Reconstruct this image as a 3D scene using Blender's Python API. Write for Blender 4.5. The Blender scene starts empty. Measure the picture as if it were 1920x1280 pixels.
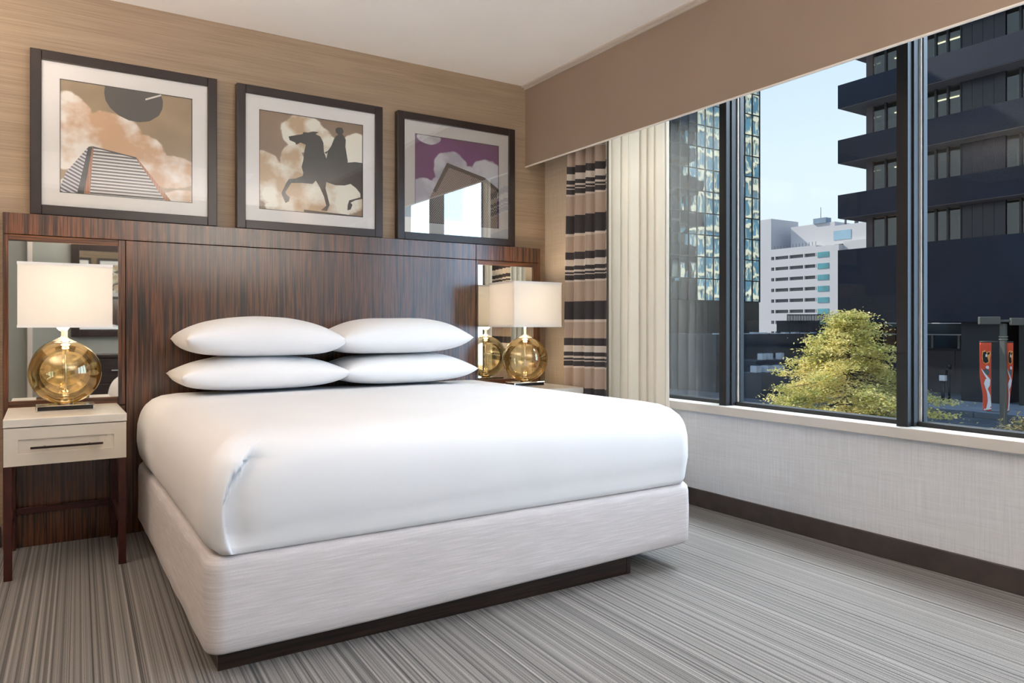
import bpy, bmesh, math, random
from mathutils import Vector, Matrix, noise
random.seed(7)
PI = math.pi
S = bpy.context.scene
COL = S.collection

# ------------------------------------------------------------------ camera, world, sun, lights, exposure
cam_d = bpy.data.cameras.new('camera'); cam = bpy.data.objects.new('camera', cam_d); COL.objects.link(cam)
cam.location = (0, 0, 1.05); cam.rotation_euler = (PI/2, 0, -math.radians(32.478))
cam_d.sensor_width = 36; cam_d.lens = 1380/1920*36; cam_d.shift_y = -29/1920; cam_d.clip_end = 1000; cam_d.clip_start = .05
S.camera = cam
S.view_settings.view_transform = 'Standard'; S.view_settings.look = 'None'
S.view_settings.gamma = 1; S.view_settings.use_curve_mapping = False
S.view_settings.exposure = 0.10

w = bpy.data.worlds.new('sky'); S.world = w; w.use_nodes = True
nt = w.node_tree; nt.nodes.clear()
wo = nt.nodes.new('ShaderNodeOutputWorld'); bg = nt.nodes.new('ShaderNodeBackground')
tc = nt.nodes.new('ShaderNodeTexCoord'); sp = nt.nodes.new('ShaderNodeSeparateXYZ'); rp = nt.nodes.new('ShaderNodeValToRGB')
nt.links.new(tc.outputs['Generated'], sp.inputs[0]); nt.links.new(sp.outputs[2], rp.inputs[0])
e = rp.color_ramp.elements
e[0].position = 0.0; e[0].color = (.88, .96, 1.0, 1)
e[1].position = .75; e[1].color = (.30, .52, .86, 1)
k = e.new(.22); k.color = (.76, .91, 1.0, 1)
nt.links.new(rp.outputs[0], bg.inputs[0]); bg.inputs[1].default_value = 1.0
nt.links.new(bg.outputs[0], wo.inputs[0])

def light(name, kind, loc, energy, col, rot=(0, 0, 0), **kw):
    l = bpy.data.lights.new(name, kind); l.energy = energy; l.color = col
    for a, b in kw.items(): setattr(l, a, b)
    o = bpy.data.objects.new(name, l); o.location = loc; o.rotation_euler = rot; COL.objects.link(o); return o
sun = light('sun', 'SUN', (0, 0, 60), 5.4, (1, .93, .80), angle=math.radians(.6))
sun.rotation_euler = Vector((-.35*.79, .93*.79, .62)).to_track_quat('Z', 'Y').to_euler()
light('window_fill', 'AREA', (5.2, -.7, 2.0), 260, (.46, .70, 1.0), (0, PI/2, 0), shape='RECTANGLE', size=3.0, size_y=4.4)  # area lamp added outside the unseen bays, stands in for daylight
light('high_fill', 'AREA', (4.6, 2.4, 3.9), 560, (.86, .94, 1.0), (0, math.radians(48), 0), shape='RECTANGLE', size=1.2, size_y=3.6)  # unseen lamp added above the window to brighten sheers and sill
light('fill_light', 'AREA', (.6, -.5, 2.66), 10, (1, .94, .88), (0, 0, 0), shape='RECTANGLE', size=2.6, size_y=1.8)  # added soft fill under the ceiling, out of view
up = light('fill_light', 'AREA', (1.9, -1.25, 1.75), 175, (1, .95, .90), shape='RECTANGLE', size=1.6, size_y=1.0)  # unseen uplight added behind the camera to bounce off the ceiling
up.rotation_euler = Vector((.0, .10, .99)).to_track_quat('-Z', 'Y').to_euler()

light('fill_light', 'AREA', (-2.3, 2.4, 1.6), 3, (1, .60, .33), (0, -PI/2, 0), shape='RECTANGLE', size=1.2, size_y=1.2)  # weak warm fill added out of view for the bed's left side

light('fill_light', 'AREA', (-1.1, 2.6, 1.95), 70, (1, .87, .75), (PI, 0, 0), shape='RECTANGLE', size=1.2, size_y=1.6)  # second added uplight, out of view at left, brightens the ceiling

# ------------------------------------------------------------------ helpers
def tag(o, label=None, cat=None, group=None, kind=None):
    if label: o['label'] = label
    if cat: o['category'] = cat
    if group: o['group'] = group
    if kind: o['kind'] = kind
    return o
def empty(name, loc, label=None, cat=None, group=None, kind=None):
    o = bpy.data.objects.new(name, None); COL.objects.link(o); o.location = loc; o.empty_display_size = .1
    return tag(o, label, cat, group, kind)
def org(p):
    v = Vector((0, 0, 0))
    while p: v += p.location; p = p.parent
    return v
def obj(name, bm, mats, parent=None, smooth=False, origin=None):
    """bm is in world coordinates"""
    me = bpy.data.meshes.new(name)
    po = org(parent)
    o0 = Vector(origin) if origin is not None else po
    if bm.verts: bmesh.ops.translate(bm, verts=bm.verts[:], vec=-o0)
    if smooth:
        for f in bm.faces: f.smooth = True
    bm.to_mesh(me); bm.free()
    for m in (mats if isinstance(mats, (list, tuple)) else [mats]): me.materials.append(m)
    o = bpy.data.objects.new(name, me); COL.objects.link(o)
    if parent: o.parent = parent
    o.location = o0-po
    return o
def inst(name, src, loc, parent, rot=None):
    """copy sharing mesh; loc is local to the parent"""
    o = src.copy(); o.name = name; COL.objects.link(o); o.parent = parent; o.location = loc
    if rot: o.rotation_euler = rot
    return o
def copy_tree(o, loc=None, parent=None):
    c = o.copy(); COL.objects.link(c)
    if loc is not None: c.location = loc
    c.parent = parent
    for ch in list(o.children): copy_tree(ch, None, c)
    return c
def add_box(bm, x0, x1, y0, y1, z0, z1, bev=0, seg=2, mi=0):
    b = bmesh.new()
    bmesh.ops.create_cube(b, size=1)
    bmesh.ops.scale(b, verts=b.verts, vec=(abs(x1-x0), abs(y1-y0), abs(z1-z0)))
    bmesh.ops.translate(b, verts=b.verts, vec=((x0+x1)/2, (y0+y1)/2, (z0+z1)/2))
    if bev: bmesh.ops.bevel(b, geom=b.edges[:], offset=bev, segments=seg, affect='EDGES', profile=.5)
    for f in b.faces: f.material_index = mi
    merge(bm, b)
def merge(bm, b):
    me = bpy.data.meshes.new('tmp'); b.to_mesh(me); b.free(); bm.from_mesh(me); bpy.data.meshes.remove(me)
def box(name, x0, x1, y0, y1, z0, z1, m, parent=None, bev=0, seg=2, origin=None):
    bm = bmesh.new(); add_box(bm, x0, x1, y0, y1, z0, z1, bev, seg)
    return obj(name, bm, m, parent, False, origin)
def boxes(name, lst, m, parent=None, bev=0):
    bm = bmesh.new()
    for b in lst: add_box(bm, *b, bev)
    return obj(name, bm, m, parent)
def add_lathe(bm, cx, cy, prof, n=48, mi=0, cap=True):
    rings = []
    for r, z in prof:
        rings.append([bm.verts.new((cx+r*math.cos(2*PI*i/n), cy+r*math.sin(2*PI*i/n), z)) for i in range(n)])
    for a, b in zip(rings, rings[1:]):
        for i in range(n):
            f = bm.faces.new((a[i], a[(i+1) % n], b[(i+1) % n], b[i])); f.material_index = mi; f.smooth = True
    if cap:
        f = bm.faces.new(rings[0][::-1]); f.material_index = mi
        f = bm.faces.new(rings[-1]); f.material_index = mi
def lathe(name, cx, cy, prof, m, parent=None, n=48, cap=True):
    bm = bmesh.new(); add_lathe(bm, cx, cy, prof, n, 0, cap)
    return obj(name, bm, m, parent)
def add_rod(bm, p, q, r0, r1=None, n=8):
    p, q = Vector(p), Vector(q); r1 = r0 if r1 is None else r1
    d = (q-p).normalized(); a = d.orthogonal().normalized(); b = d.cross(a)
    R = [[bm.verts.new(c+r*(a*math.cos(2*PI*i/n)+b*math.sin(2*PI*i/n))) for i in range(n)] for c, r in ((p, r0), (q, r1))]
    for i in range(n):
        f = bm.faces.new((R[0][i], R[0][(i+1) % n], R[1][(i+1) % n], R[1][i])); f.smooth = True
    bm.faces.new(R[0][::-1]); bm.faces.new(R[1])
def sm(a, b, x):
    t = max(0, min(1, (x-a)/(b-a))); return t*t*(3-2*t)

# ------------------------------------------------------------------ materials
def srgb(r, g, b):
    f = lambda c: (c/255/12.92) if c/255 <= .04045 else ((c/255+.055)/1.055)**2.4
    return (f(r), f(g), f(b), 1)
class M:
    def __init__(s, name, col=(.5, .5, .5, 1), rough=.6, **kw):
        s.m = bpy.data.materials.new(name); s.m.use_nodes = True
        s.t = s.m.node_tree; s.p = s.t.nodes['Principled BSDF']; s.out = s.t.nodes['Material Output']
        s.p.inputs['Base Color'].default_value = col; s.p.inputs['Roughness'].default_value = rough
        for k_, v in kw.items(): s.p.inputs[k_.replace('_', ' ')].default_value = v
    def n(s, t, **kw):
        x = s.t.nodes.new('ShaderNode'+t)
        for k_, v in kw.items(): setattr(x, k_, v)
        return x
    def l(s, a, b): s.t.links.new(a, b)
    def coord(s, sc=(1, 1, 1), rot=(0, 0, 0), kind='Object'):
        c = s.n('TexCoord'); mp = s.n('Mapping'); mp.inputs['Scale'].default_value = sc; mp.inputs['Rotation'].default_value = rot
        if kind == 'World':
            g = s.n('NewGeometry'); s.l(g.outputs['Position'], mp.inputs[0])
        else: s.l(c.outputs[kind], mp.inputs[0])
        return mp.outputs[0]
    def noise(s, co, scale=5, detail=3, rough=.5):
        x = s.n('TexNoise'); x.inputs['Scale'].default_value = scale; x.inputs['Detail'].default_value = detail
        x.inputs['Roughness'].default_value = rough; s.l(co, x.inputs['Vector']); return x.outputs['Fac']
    def ramp(s, f, stops, interp='LINEAR'):
        x = s.n('ValToRGB'); cr = x.color_ramp; cr.interpolation = interp
        while len(cr.elements) < len(stops): cr.elements.new(.5)
        for e_, (p_, c_) in zip(cr.elements, stops): e_.position = p_; e_.color = c_ if len(c_) == 4 else (*c_, 1)
        s.l(f, x.inputs[0]); return x.outputs[0]
    def math(s, op, a, b=None):
        x = s.n('Math'); x.operation = op
        for i, v in enumerate((a, b)):
            if v is None: continue
            if hasattr(v, 'is_output'): s.l(v, x.inputs[i])
            else: x.inputs[i].default_value = v
        return x.outputs[0]
    def mix(s, f, a, b, mode='MIX'):
        x = s.n('Mix'); x.data_type = 'RGBA'; x.blend_type = mode
        for i, v in ((0, f), (6, a), (7, b)):
            if hasattr(v, 'is_output'): s.l(v, x.inputs[i])
            else: x.inputs[i].default_value = v
        return x.outputs[2]
    def base(s, c): s.l(c, s.p.inputs['Base Color'])
    def bump(s, h, st=.3, d=.002):
        b = s.n('Bump'); b.inputs['Strength'].default_value = st; b.inputs['Distance'].default_value = d
        s.l(h, b.inputs['Height']); s.l(b.outputs[0], s.p.inputs['Normal'])
    def vary(s, col, amt=.12, scale=8, co=None):
        f = s.noise(co or s.coord(), scale)
        c2 = tuple(max(0, c*(1-amt)) for c in col[:3])+(1,); c3 = tuple(min(1, c*(1+amt)) for c in col[:3])+(1,)
        s.base(s.ramp(f, [(.3, c2), (.7, c3)])); return s

def simple(name, col, rough=.6, amt=.08, scale=8, **kw):
    return M(name, col, rough, **kw).vary(col, amt, scale).m

def wood(name, dark, light_, rough, rot=(0, 0, 0), scale=1., coat=0., spec=.5):
    m = M(name, dark, rough)
    co = m.coord((1, 1, 1), rot, 'World')
    mp = m.n('Mapping'); mp.inputs['Scale'].default_value = (95*scale, 95*scale, 2.2*scale); m.l(co, mp.inputs[0])
    mp2 = m.n('Mapping'); mp2.inputs['Scale'].default_value = (300*scale, 300*scale, 5*scale); m.l(co, mp2.inputs[0])
    mp3 = m.n('Mapping'); mp3.inputs['Scale'].default_value = (9*scale, 9*scale, .5*scale); m.l(co, mp3.inputs[0])
    a = m.noise(mp.outputs[0], 1, 2); b = m.noise(mp2.outputs[0], 1, 2); c = m.noise(mp3.outputs[0], 1, 2)
    f = m.math('ADD', m.math('ADD', m.math('MULTIPLY', a, .62), m.math('MULTIPLY', b, .28)), m.math('MULTIPLY', c, .10))
    m.base(m.ramp(f, [(.40, dark), (.49, tuple((x*.65+y*.35) for x, y in zip(dark, light_))), (.55, light_), (.64, dark)]))
    m.p.inputs['Coat Weight'].default_value = coat; m.p.inputs['Coat Roughness'].default_value = .2
    m.p.inputs['Specular IOR Level'].default_value = spec
    m.bump(f, .04, .001)
    return m.m
ZEB = wood('striped_veneer', (.012, .005, .003, 1), (.15, .052, .02, 1), .28, coat=1.0)
ZEBH = wood('striped_veneer_horizontal', (.012, .005, .003, 1), (.15, .055, .02, 1), .32, rot=(0, PI/2, 0), coat=.3)
ESP = wood('espresso_wood', (.010, .006, .005, 1), (.035, .018, .012, 1), .35, rot=(0, PI/2, 0))
LEG = simple('red_brown_wood', (.045, .010, .007, 1), .35, .3, 20)

def wallpaper(name, c1, c2, sc=(3, 3, 260), cross=False, rough=.7):
    m = M(name, c1, rough)
    co = m.coord(sc, kind='World'); a = m.noise(co, 1, 3)
    co2 = m.coord((1.3, 1.3, 30), kind='World'); b = m.noise(co2, 1, 2)
    f = m.math('ADD', m.math('MULTIPLY', a, .7), m.math('MULTIPLY', b, .3))
    if cross:
        c = m.noise(m.coord((160, 160, 5), kind='World'), 1, 3)
        f = m.math('ADD', m.math('MULTIPLY', f, .5), m.math('MULTIPLY', c, .5))
    m.base(m.ramp(f, [(.38, c1), (.62, c2)])); m.bump(f, .18, .002); return m.m
WALL = wallpaper('taupe_grasscloth', (.29, .207, .137, 1), (.385, .28, .188, 1))
WALLW = wallpaper('pale_linen_wallpaper', (.61, .63, .67, 1), (.72, .745, .79, 1), (5, 5, 150), True)
WALLP = wallpaper('lamp_warmed_wallpaper', (.50, .42, .33, 1), (.60, .52, .42, 1), (5, 5, 150), True)  # the pale wallpaper again, with lamp warmth put into its colour
CEIL = simple('ceiling_paint', (.93, .895, .86, 1), .8, .01, 3)
TRIM = simple('beige_trim_paint', (.60, .53, .46, 1), .5, .03, 4)
SILL = simple('sill_paint', (.62, .59, .55, 1), .35, .02, 4)
WHITEPAINT = simple('off_white_paint', (.66, .64, .60, 1), .5, .02, 4)
BASEB = simple('dark_brown_base', (.055, .042, .038, 1), .5, .2, 12)
VAL = simple('taupe_pelmet_fabric', (.34, .25, .19, 1), .75, .03, 3)
PIPE = simple('pelmet_edge_piping', (.85, .80, .74, 1), .6, .02, 3)

# carpet
m = M('striped_carpet', (.2, .2, .2, 1), .95)
co = m.coord((1, 1, 1), (0, 0, math.radians(2.0)), 'World')
def strm(sx, sy=.35):
    mp = m.n('Mapping'); mp.inputs['Scale'].default_value = (sx, sy, 1); m.l(co, mp.inputs[0]); return mp.outputs[0]
s1 = m.noise(strm(64, 0), 1, 1, .3); s2 = m.noise(strm(170, 0), 1, 1, .4); s3 = m.noise(strm(14, 0), 1, 1); s4 = m.noise(strm(420, 260), 1, 2)
f = m.math('ADD', m.math('ADD', m.math('MULTIPLY', s1, .42), m.math('MULTIPLY', s2, .42)), m.math('MULTIPLY', s3, .16))
c = m.ramp(f, [(.38, (.04, .037, .036, 1)), (.43, (.12, .112, .107, 1)), (.47, (.30, .285, .27, 1)), (.54, (.36, .345, .33, 1)), (.575, (.20, .19, .18, 1)), (.62, (.56, .54, .52, 1))])
s5 = m.noise(strm(120, 0), 1, 0); s6 = m.noise(strm(78, 0), 1, 0)
c = m.mix(1.0, c, m.ramp(s5, [(.30, (.38, .38, .38, 1)), (.40, (.62, .62, .62, 1)), (.44, (1, 1, 1, 1)), (.60, (1.0, 1.0, 1.0, 1)), (.66, (1.45, 1.45, 1.45, 1))]), 'MULTIPLY')
c = m.mix(1.0, c, m.ramp(s6, [(.32, (.55, .55, .55, 1)), (.42, (1, 1, 1, 1)), (.62, (1, 1, 1, 1)), (.70, (1.3, 1.3, 1.3, 1))]), 'MULTIPLY')
c2 = m.mix(m.ramp(s4, [(.3, (.0, .0, .0, 1)), (.75, (1, 1, 1, 1))]), m.mix(1.0, c, (.62, .62, .62, 1), 'MULTIPLY'), m.mix(1.0, c, (1.35, 1.35, 1.35, 1), 'MULTIPLY'))
m.base(m.mix(1.0, c2, (.50, .487, .478, 1), 'MULTIPLY')); m.bump(m.math('ADD', m.math('MULTIPLY', f, .8), m.math('MULTIPLY', s4, .2)), .6, .006); m.p.inputs['Sheen Weight'].default_value = .15
CARPET = m.m

def fabric(name, col, amt=.04, sc=400, weave=False, rough=.85, sheen=.1):
    m = M(name, col, rough); m.p.inputs['Sheen Weight'].default_value = sheen
    if weave:
        a = m.noise(m.coord((7, 7, 170), kind='World'), 1, 3); b = m.noise(m.coord((420, 420, 420), kind='World'), 1, 1)
        f = m.math('ADD', m.math('MULTIPLY', a, .7), m.math('MULTIPLY', b, .3))
        lo = tuple(c*.86 for c in col[:3])+(1,); hi = tuple(min(1, c*1.14) for c in col[:3])+(1,)
        m.base(m.ramp(f, [(.36, lo), (.56, col), (.68, hi)])); m.bump(f, .25, .0015)
    else:
        a = m.noise(m.coord((1, 1, 1), kind='World'), 2.3, 3); m.vary(col, amt, 3)
        m.bump(a, .15, .01)
    return m.m
SHEET = fabric('white_sheet', (.72, .725, .745, 1), .012)
PILLOW = fabric('white_pillowcase', (.82, .82, .83, 1), .012)
BOXF = fabric('woven_box_spring_cover', (.57, .54, .55, 1), weave=True)
MIR = M('mirror', (.86, .88, .86, 1), .015, Metallic=1.0).m
CHROME = M('chrome', (.80, .79, .77, 1), .12, Metallic=1.0).m
BRONZE = simple('dark_bronze', (.035, .022, .018, 1), .35, .2, 30, Metallic=.6)
FRAMEM = simple('dark_frame_lacquer', (.022, .013, .011, 1), .30, .2, 8)
MATB = simple('white_mat_board', (.85, .82, .79, 1), .8, .01, 5)
NWOOD = simple('ivory_lacquer', (.60, .55, .47, 1), .4, .03, 6)
NTOP = simple('ivory_stone_top', (.64, .59, .52, 1), .3, .05, 14)
BLK = simple('black_anodised', (.003, .003, .004, 1), .5, .1, 9)
BLKG = simple('grey_anodised', (.016, .018, .022, 1), .6, .1, 9)
GASK = simple('pale_gasket', (.62, .58, .54, 1), .5, .02, 9)
BLKGL = simple('black_gloss', (.004, .004, .006, 1), .06, .1, 9)

def thin_glass(name, tint, refl=1.0, gl=(1, 1, 1, 1), rough=0.0, base=.04, ior=1.45):
    m = M(name); m.t.nodes.remove(m.p)
    tr = m.n('BsdfTransparent'); tr.inputs[0].default_value = tint
    g = m.n('BsdfGlossy'); g.inputs[0].default_value = gl; g.inputs['Roughness'].default_value = rough
    lw = m.n('Fresnel'); lw.inputs[0].default_value = ior
    f = m.math('MULTIPLY', lw.outputs[0], refl); f = m.math('ADD', f, base); f.node.use_clamp = True
    mx = m.n('MixShader'); m.l(f, mx.inputs[0]); m.l(tr.outputs[0], mx.inputs[1]); m.l(g.outputs[0], mx.inputs[2])
    m.l(mx.outputs[0], m.out.inputs[0]); return m.m
PANE = thin_glass('window_glass', (.97, .985, .99, 1), .15, base=0)
PGL = thin_glass('picture_glass', (1, 1, 1, 1), .7, base=.0, ior=1.5)
PGL3 = thin_glass('picture_glass_reflective', (1, 1, 1, 1), 1.0, base=.10, ior=1.6)
AMB = thin_glass('amber_glass', (1.0, .91, .70, 1), .8, (1.0, .86, .60, 1), .015, base=.14, ior=1.45)
CLEARG = thin_glass('clear_acrylic', (.92, .94, .94, 1), 1.0, base=.08)

def shade_mat():
    m = M('lamp_shade_fabric', (.88, .84, .78, 1), .8)
    t = m.n('BsdfTranslucent'); t.inputs[0].default_value = (.80, .79, .78, 1)
    mx = m.n('MixShader'); mx.inputs[0].default_value = .42
    m.l(m.p.outputs[0], mx.inputs[1]); m.l(t.outputs[0], mx.inputs[2]); m.l(mx.outputs[0], m.out.inputs[0])
    return m.m
SHADE = shade_mat()
def emis(name, col, st):
    m = M(name); m.p.inputs['Emission Color'].default_value = col; m.p.inputs['Emission Strength'].default_value = st
    m.p.inputs['Base Color'].default_value = col; return m.m
BULB = emis('lit_bulb', (1, .80, .5, 1), 8)

def cloth_translucent(name, col, tr, mixf, bands=None):
    m = M(name, col, .85)
    t = m.n('BsdfTranslucent'); t.inputs[0].default_value = tr
    if bands:
        g = m.n('NewGeometry'); s_ = m.n('SeparateXYZ'); m.l(g.outputs['Position'], s_.inputs[0])
        # repeat of .553 m downward from z = 2.079
        v = m.math('DIVIDE', m.math('SUBTRACT', 2.079+.553, s_.outputs[2]), .553)
        v = m.math('FRACT', v)
        c = m.ramp(v, bands, 'CONSTANT'); m.base(c); m.l(c, t.inputs[0])
    mx = m.n('MixShader'); mx.inputs[0].default_value = mixf
    m.l(m.p.outputs[0], mx.inputs[1]); m.l(t.outputs[0], mx.inputs[2]); m.l(mx.outputs[0], m.out.inputs[0])
    a = m.noise(m.coord((300, 300, 300), kind='World'), 1, 1); m.bump(a, .1, .001)
    return m.m
DK = (.055, .048, .050, 1); TAN = (.50, .385, .30, 1); CRM = (.68, .60, .52, 1)
BANDS = [(0, DK), (.085, CRM), (.157, DK), (.206, CRM), (.228, DK), (.253, CRM), (.262, DK), (.322, CRM), (.345, TAN), (.571, DK), (.783, CRM), (.814, TAN)]
DRAPE = cloth_translucent('banded_drape_fabric', TAN, TAN, .12, BANDS)
SHEER = cloth_translucent('cream_sheer_fabric', (.86, .80, .72, 1), (.93, .89, .82, 1), .48)

# ------------------------------------------------------------------ room shell
YW = 4.25; XW = 3.225; XV = 2.815; H = 2.705; YB = -2.0; XL = -2.6
def struct(o): return tag(o, kind='structure')
struct(box('floor', XL-.15, XW+.2, YB-.15, YW+.15, -.12, 0, CARPET))
struct(box('ceiling', XL-.15, XW+.2, YB-.15, YW+.15, H, H+.12, CEIL))
struct(box('wall_headboard', XL-.15, XW+.2, YW, YW+.15, 0, H, WALL))
struct(box('wall_left', XL-.15, XL, YB, YW, 0, H, WALL))
struct(box('wall_entrance', XL-.15, XW+.2, YB-.15, YB, 0, H, simple('grey_green_paint', (.27, .27, .24, 1), .7, .02, 3)))
ww = empty('wall_window', (XW, 1, 0), kind='structure')
box('lower_wall', XW, XW+.15, YB, YW, 0, .555, WALLW, ww)
box('upper_wall', XW, XW+.15, YB, YW, 2.58, H, WALLW, ww)
box('end_wall', XW, XW+.15, 3.95, YW, .555, 2.58, WALLW, ww)
box('near_wall', XW, XW+.15, YB, -1.62, .555, 2.58, WALLW, ww)
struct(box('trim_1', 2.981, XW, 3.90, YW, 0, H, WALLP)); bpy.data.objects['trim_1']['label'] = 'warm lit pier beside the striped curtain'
sill = box('window_sill', XW-.032, XW+.085, -1.62, 3.90, .552, .602, SILL, None, .004); struct(sill); sill.name = 'trim_2'
struct(box('baseboard_window', XW-.014, XW, YB, 3.90, 0, .10, BASEB, None, .003))
struct(box('baseboard_headboard', XL, -.17, YW-.014, YW, 0, .10, BASEB, None, .003))
# ceiling trim along the pelmet
bm = bmesh.new(); add_box(bm, XV-.012, XV, YB, YW, H-.022, H); add_box(bm, XV-.034, XV-.012, YB, YW, H-.010, H, .002)
struct(obj('trim_3', bm, TRIM))
# windows: one pane bay each
ys = [3.895, 2.866, 1.837, .808, -.221, -1.25]
for i in range(len(ys)-1):
    a, b = ys[i], ys[i+1]
    wr = empty('window_%d' % (i+1), (XW+.09, (a+b)/2, .60), kind='structure')
    box('pane', XW+.088, XW+.094, b+.02, a-.02, .62, 2.56, PANE, wr)
    box('bottom_rail', XW+.070, XW+.13, b+.027, a-.027, .602, .622, BLK, wr, .002)
    box('top_rail', XW+.060, XW+.13, b+.027, a-.027, 2.54, 2.58, BLK, wr, .002)
    if i:
        box('mullion', XW+.008, XW+.15, a-.026, a+.026, .60, 2.58, BLK, wr, .002)
        box('mullion_channel', XW+.045, XW+.078, a-.034, a-.0265, .602, 2.56, BLKG, wr)
        box('gasket', XW+.090, XW+.100, a-.040, a-.030, .605, 2.56, GASK, wr)
        box('sash', XW+.100, XW+.13, a-.047, a-.027, .605, 2.56, BLKG, wr)
bpy.data.objects['trim_2']['label'] = 'long pale window sill'
# opposite wall seen only in the mirrors
dr = empty('door_1', (-.95, YB, 0), kind='structure')
box('door_leaf', -1.35, -.55, YB, YB+.03, 0, 2.1, WHITEPAINT, dr, .003)
box('door_casing', -.16, -.11, YB, YB+.045, 0, H, TRIM, dr)
dm = empty('wall_mirror', (.95, YB, .9), 'large dark framed wall mirror hanging over the dark dresser, seen in the left mirror', 'mirror')
for (x0, x1, z0, z1) in ((.28, .37, .92, 2.06), (1.52, 1.61, .92, 2.06), (.37, 1.52, 1.97, 2.06), (.37, 1.52, .92, 1.01)):
    box('frame_rail', x0, x1, YB, YB+.04, z0, z1, FRAMEM, dm, .003)
box('mirror_glass', .37, 1.52, YB, YB+.012, 1.01, 1.97, MIR, dm)
ds = empty('dresser', (1.3, YB+.25, 0), 'dark wood dresser below the framed wall mirror, seen in the left mirror', 'dresser')
box('top', .42, 2.2, YB+.002, YB+.50, .68, .71, ESP, ds, .003)
box('body', .45, 2.17, YB+.002, YB+.47, .06, .68, ESP, ds)
for i in range(3):
    for j in range(2):
        dw = box('drawer', .48+.565*i, .48+.565*i+.535, YB+.47, YB+.488, .10+.29*j, .365+.29*j, ESP, ds, .003)
        box('handle', .68+.565*i, .82+.565*i, YB+.488, YB+.505, .23+.29*j, .242+.29*j, CHROME, dw)

# ------------------------------------------------------------------ pelmet
pv = empty('pelmet', (XV, 1, 2.153), 'long taupe fabric pelmet above the window, with white piped bottom edge', 'pelmet')
box('front_board', XV, XV+.02, YB, YW, 2.153, H, VAL, pv)
box('piping', XV-.005, XV+.006, YB, YW, 2.145, 2.155, PIPE, pv, .003)
box('top_board', XV+.02, XW, YB, YW, H-.03, H, VAL, pv) if False else None

# ------------------------------------------------------------------ curtains
def curtain(name, path, z0, z1, m, folds, amp, label, root, seed=0, n=300, nz=26, spread=0., hem=True):
    """path: list of two XY points, folds: fold phases along 0..1"""
    rnd = random.Random(seed)
    (xa, ya), (xb, yb) = path
    bm = bmesh.new(); rows = []
    L = math.hypot(xb-xa, yb-ya); dx, dy = (xb-xa)/L, (yb-ya)/L; nx, ny = dy, -dx
    ph = [rnd.uniform(-.35, .35) for _ in range(40)]
    for j in range(nz+1):
        t = j/nz; z = z1+(z0-z1)*t; row = []
        for i in range(n+1):
            s_ = i/n
            q = s_*folds; k_ = int(q); w_ = q-k_
            warp = ph[k_]*(1-w_)+ph[k_+1]*w_
            a = 2*PI*(q+warp*.6)+.25*math.sin(t*3+k_)
            off = amp*(math.sin(a)+.22*math.sin(2*a+.7))*(.75+.25*t)
            side = .35*amp*math.cos(a)
            u = s_*L+side-spread*t*(1-s_)
            row.append(bm.verts.new((xa+dx*u+nx*off, ya+dy*u+ny*off, z)))
        rows.append(row)
    for a_, b_ in zip(rows, rows[1:]):
        for i in range(n): bm.faces.new((a_[i], a_[i+1], b_[i+1], b_[i]))
    o = obj(name, bm, m, root, True)
    sd = o.modifiers.new('t', 'SOLIDIFY'); sd.thickness = .002
    return o
r = empty('striped_curtain', (2.93, 3.75, 0), 'gathered tan curtain with dark grey and cream horizontal bands, right of the far lamp', 'curtain')
curtain('drape_panel', [(2.872, 3.84), (2.945, 3.525)], .02, 2.62, DRAPE, 4.2, .024, '', r, 3, spread=.05)
box('leading_edge', 2.938, 2.950, 3.519, 3.526, .02, 2.62, simple('dark_lining', (.10, .085, .075, 1), .8), r)
r = empty('sheer_curtain', (3.08, 3.45, 0), 'cream sheer curtain hanging in soft pleats beside the window glass', 'curtain')
curtain('sheer_panel', [(3.07, 3.84), (3.09, 3.165)], .02, 2.62, SHEER, 9, .036, '', r, 5, n=420)
box('side_hem', 3.075, 3.098, 3.150, 3.160, .02, 2.62, SHEER, r)

# ------------------------------------------------------------------ headboard
YH = 4.19; ZT = 1.585; ZS = 1.482; g = .003
hb = empty('headboard', (1.37, YW-.03, 0), 'wide dark striped wood headboard wall panel with two inset mirrors', 'headboard')
X0, X1, SL, SR = -.161, 2.899, .349, 2.39
for a, b in ((X0, SR-g), (SR, X1)): box('top_panel', a, b, YH, YW, ZS+g, ZT, ZEB, hb, .0015, 1)
box('back_board', X0+.004, X1-.004, YH+.02, YW, 0.0, ZS, BLK, hb)
box('center_panel', SL+g, SR-g, YH+.001, YH+.02, 0.0, ZS, ZEB, hb, .0015, 1)
for a, b, n_ in ((X0, SL, 0), (SR, X1, 1)):
    ma, mb = (-.139, .318) if n_ == 0 else (2.406, 2.841)
    z0, z1 = .695, 1.453
    box('side_panel', a, b, YH+.001, YH+.02, 0, z0-.045, ZEB, hb, .0015, 1)
    box('stile', a, ma, YH, YH+.02, z0-.042, ZS, ZEB, hb, .0015, 1)
    box('stile', mb, b, YH, YH+.02, z0-.042, ZS, ZEB, hb, .0015, 1)
    box('rail', ma, mb, YH, YH+.02, z1, ZS, ZEBH, hb, .0015, 1)
    box('rail', ma, mb, YH, YH+.02, z0-.042, z0, ZEBH, hb, .0015, 1)
    box('mirror', ma, mb, YH+.010, YH+.0195, z0, z1, MIR, hb)

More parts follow.
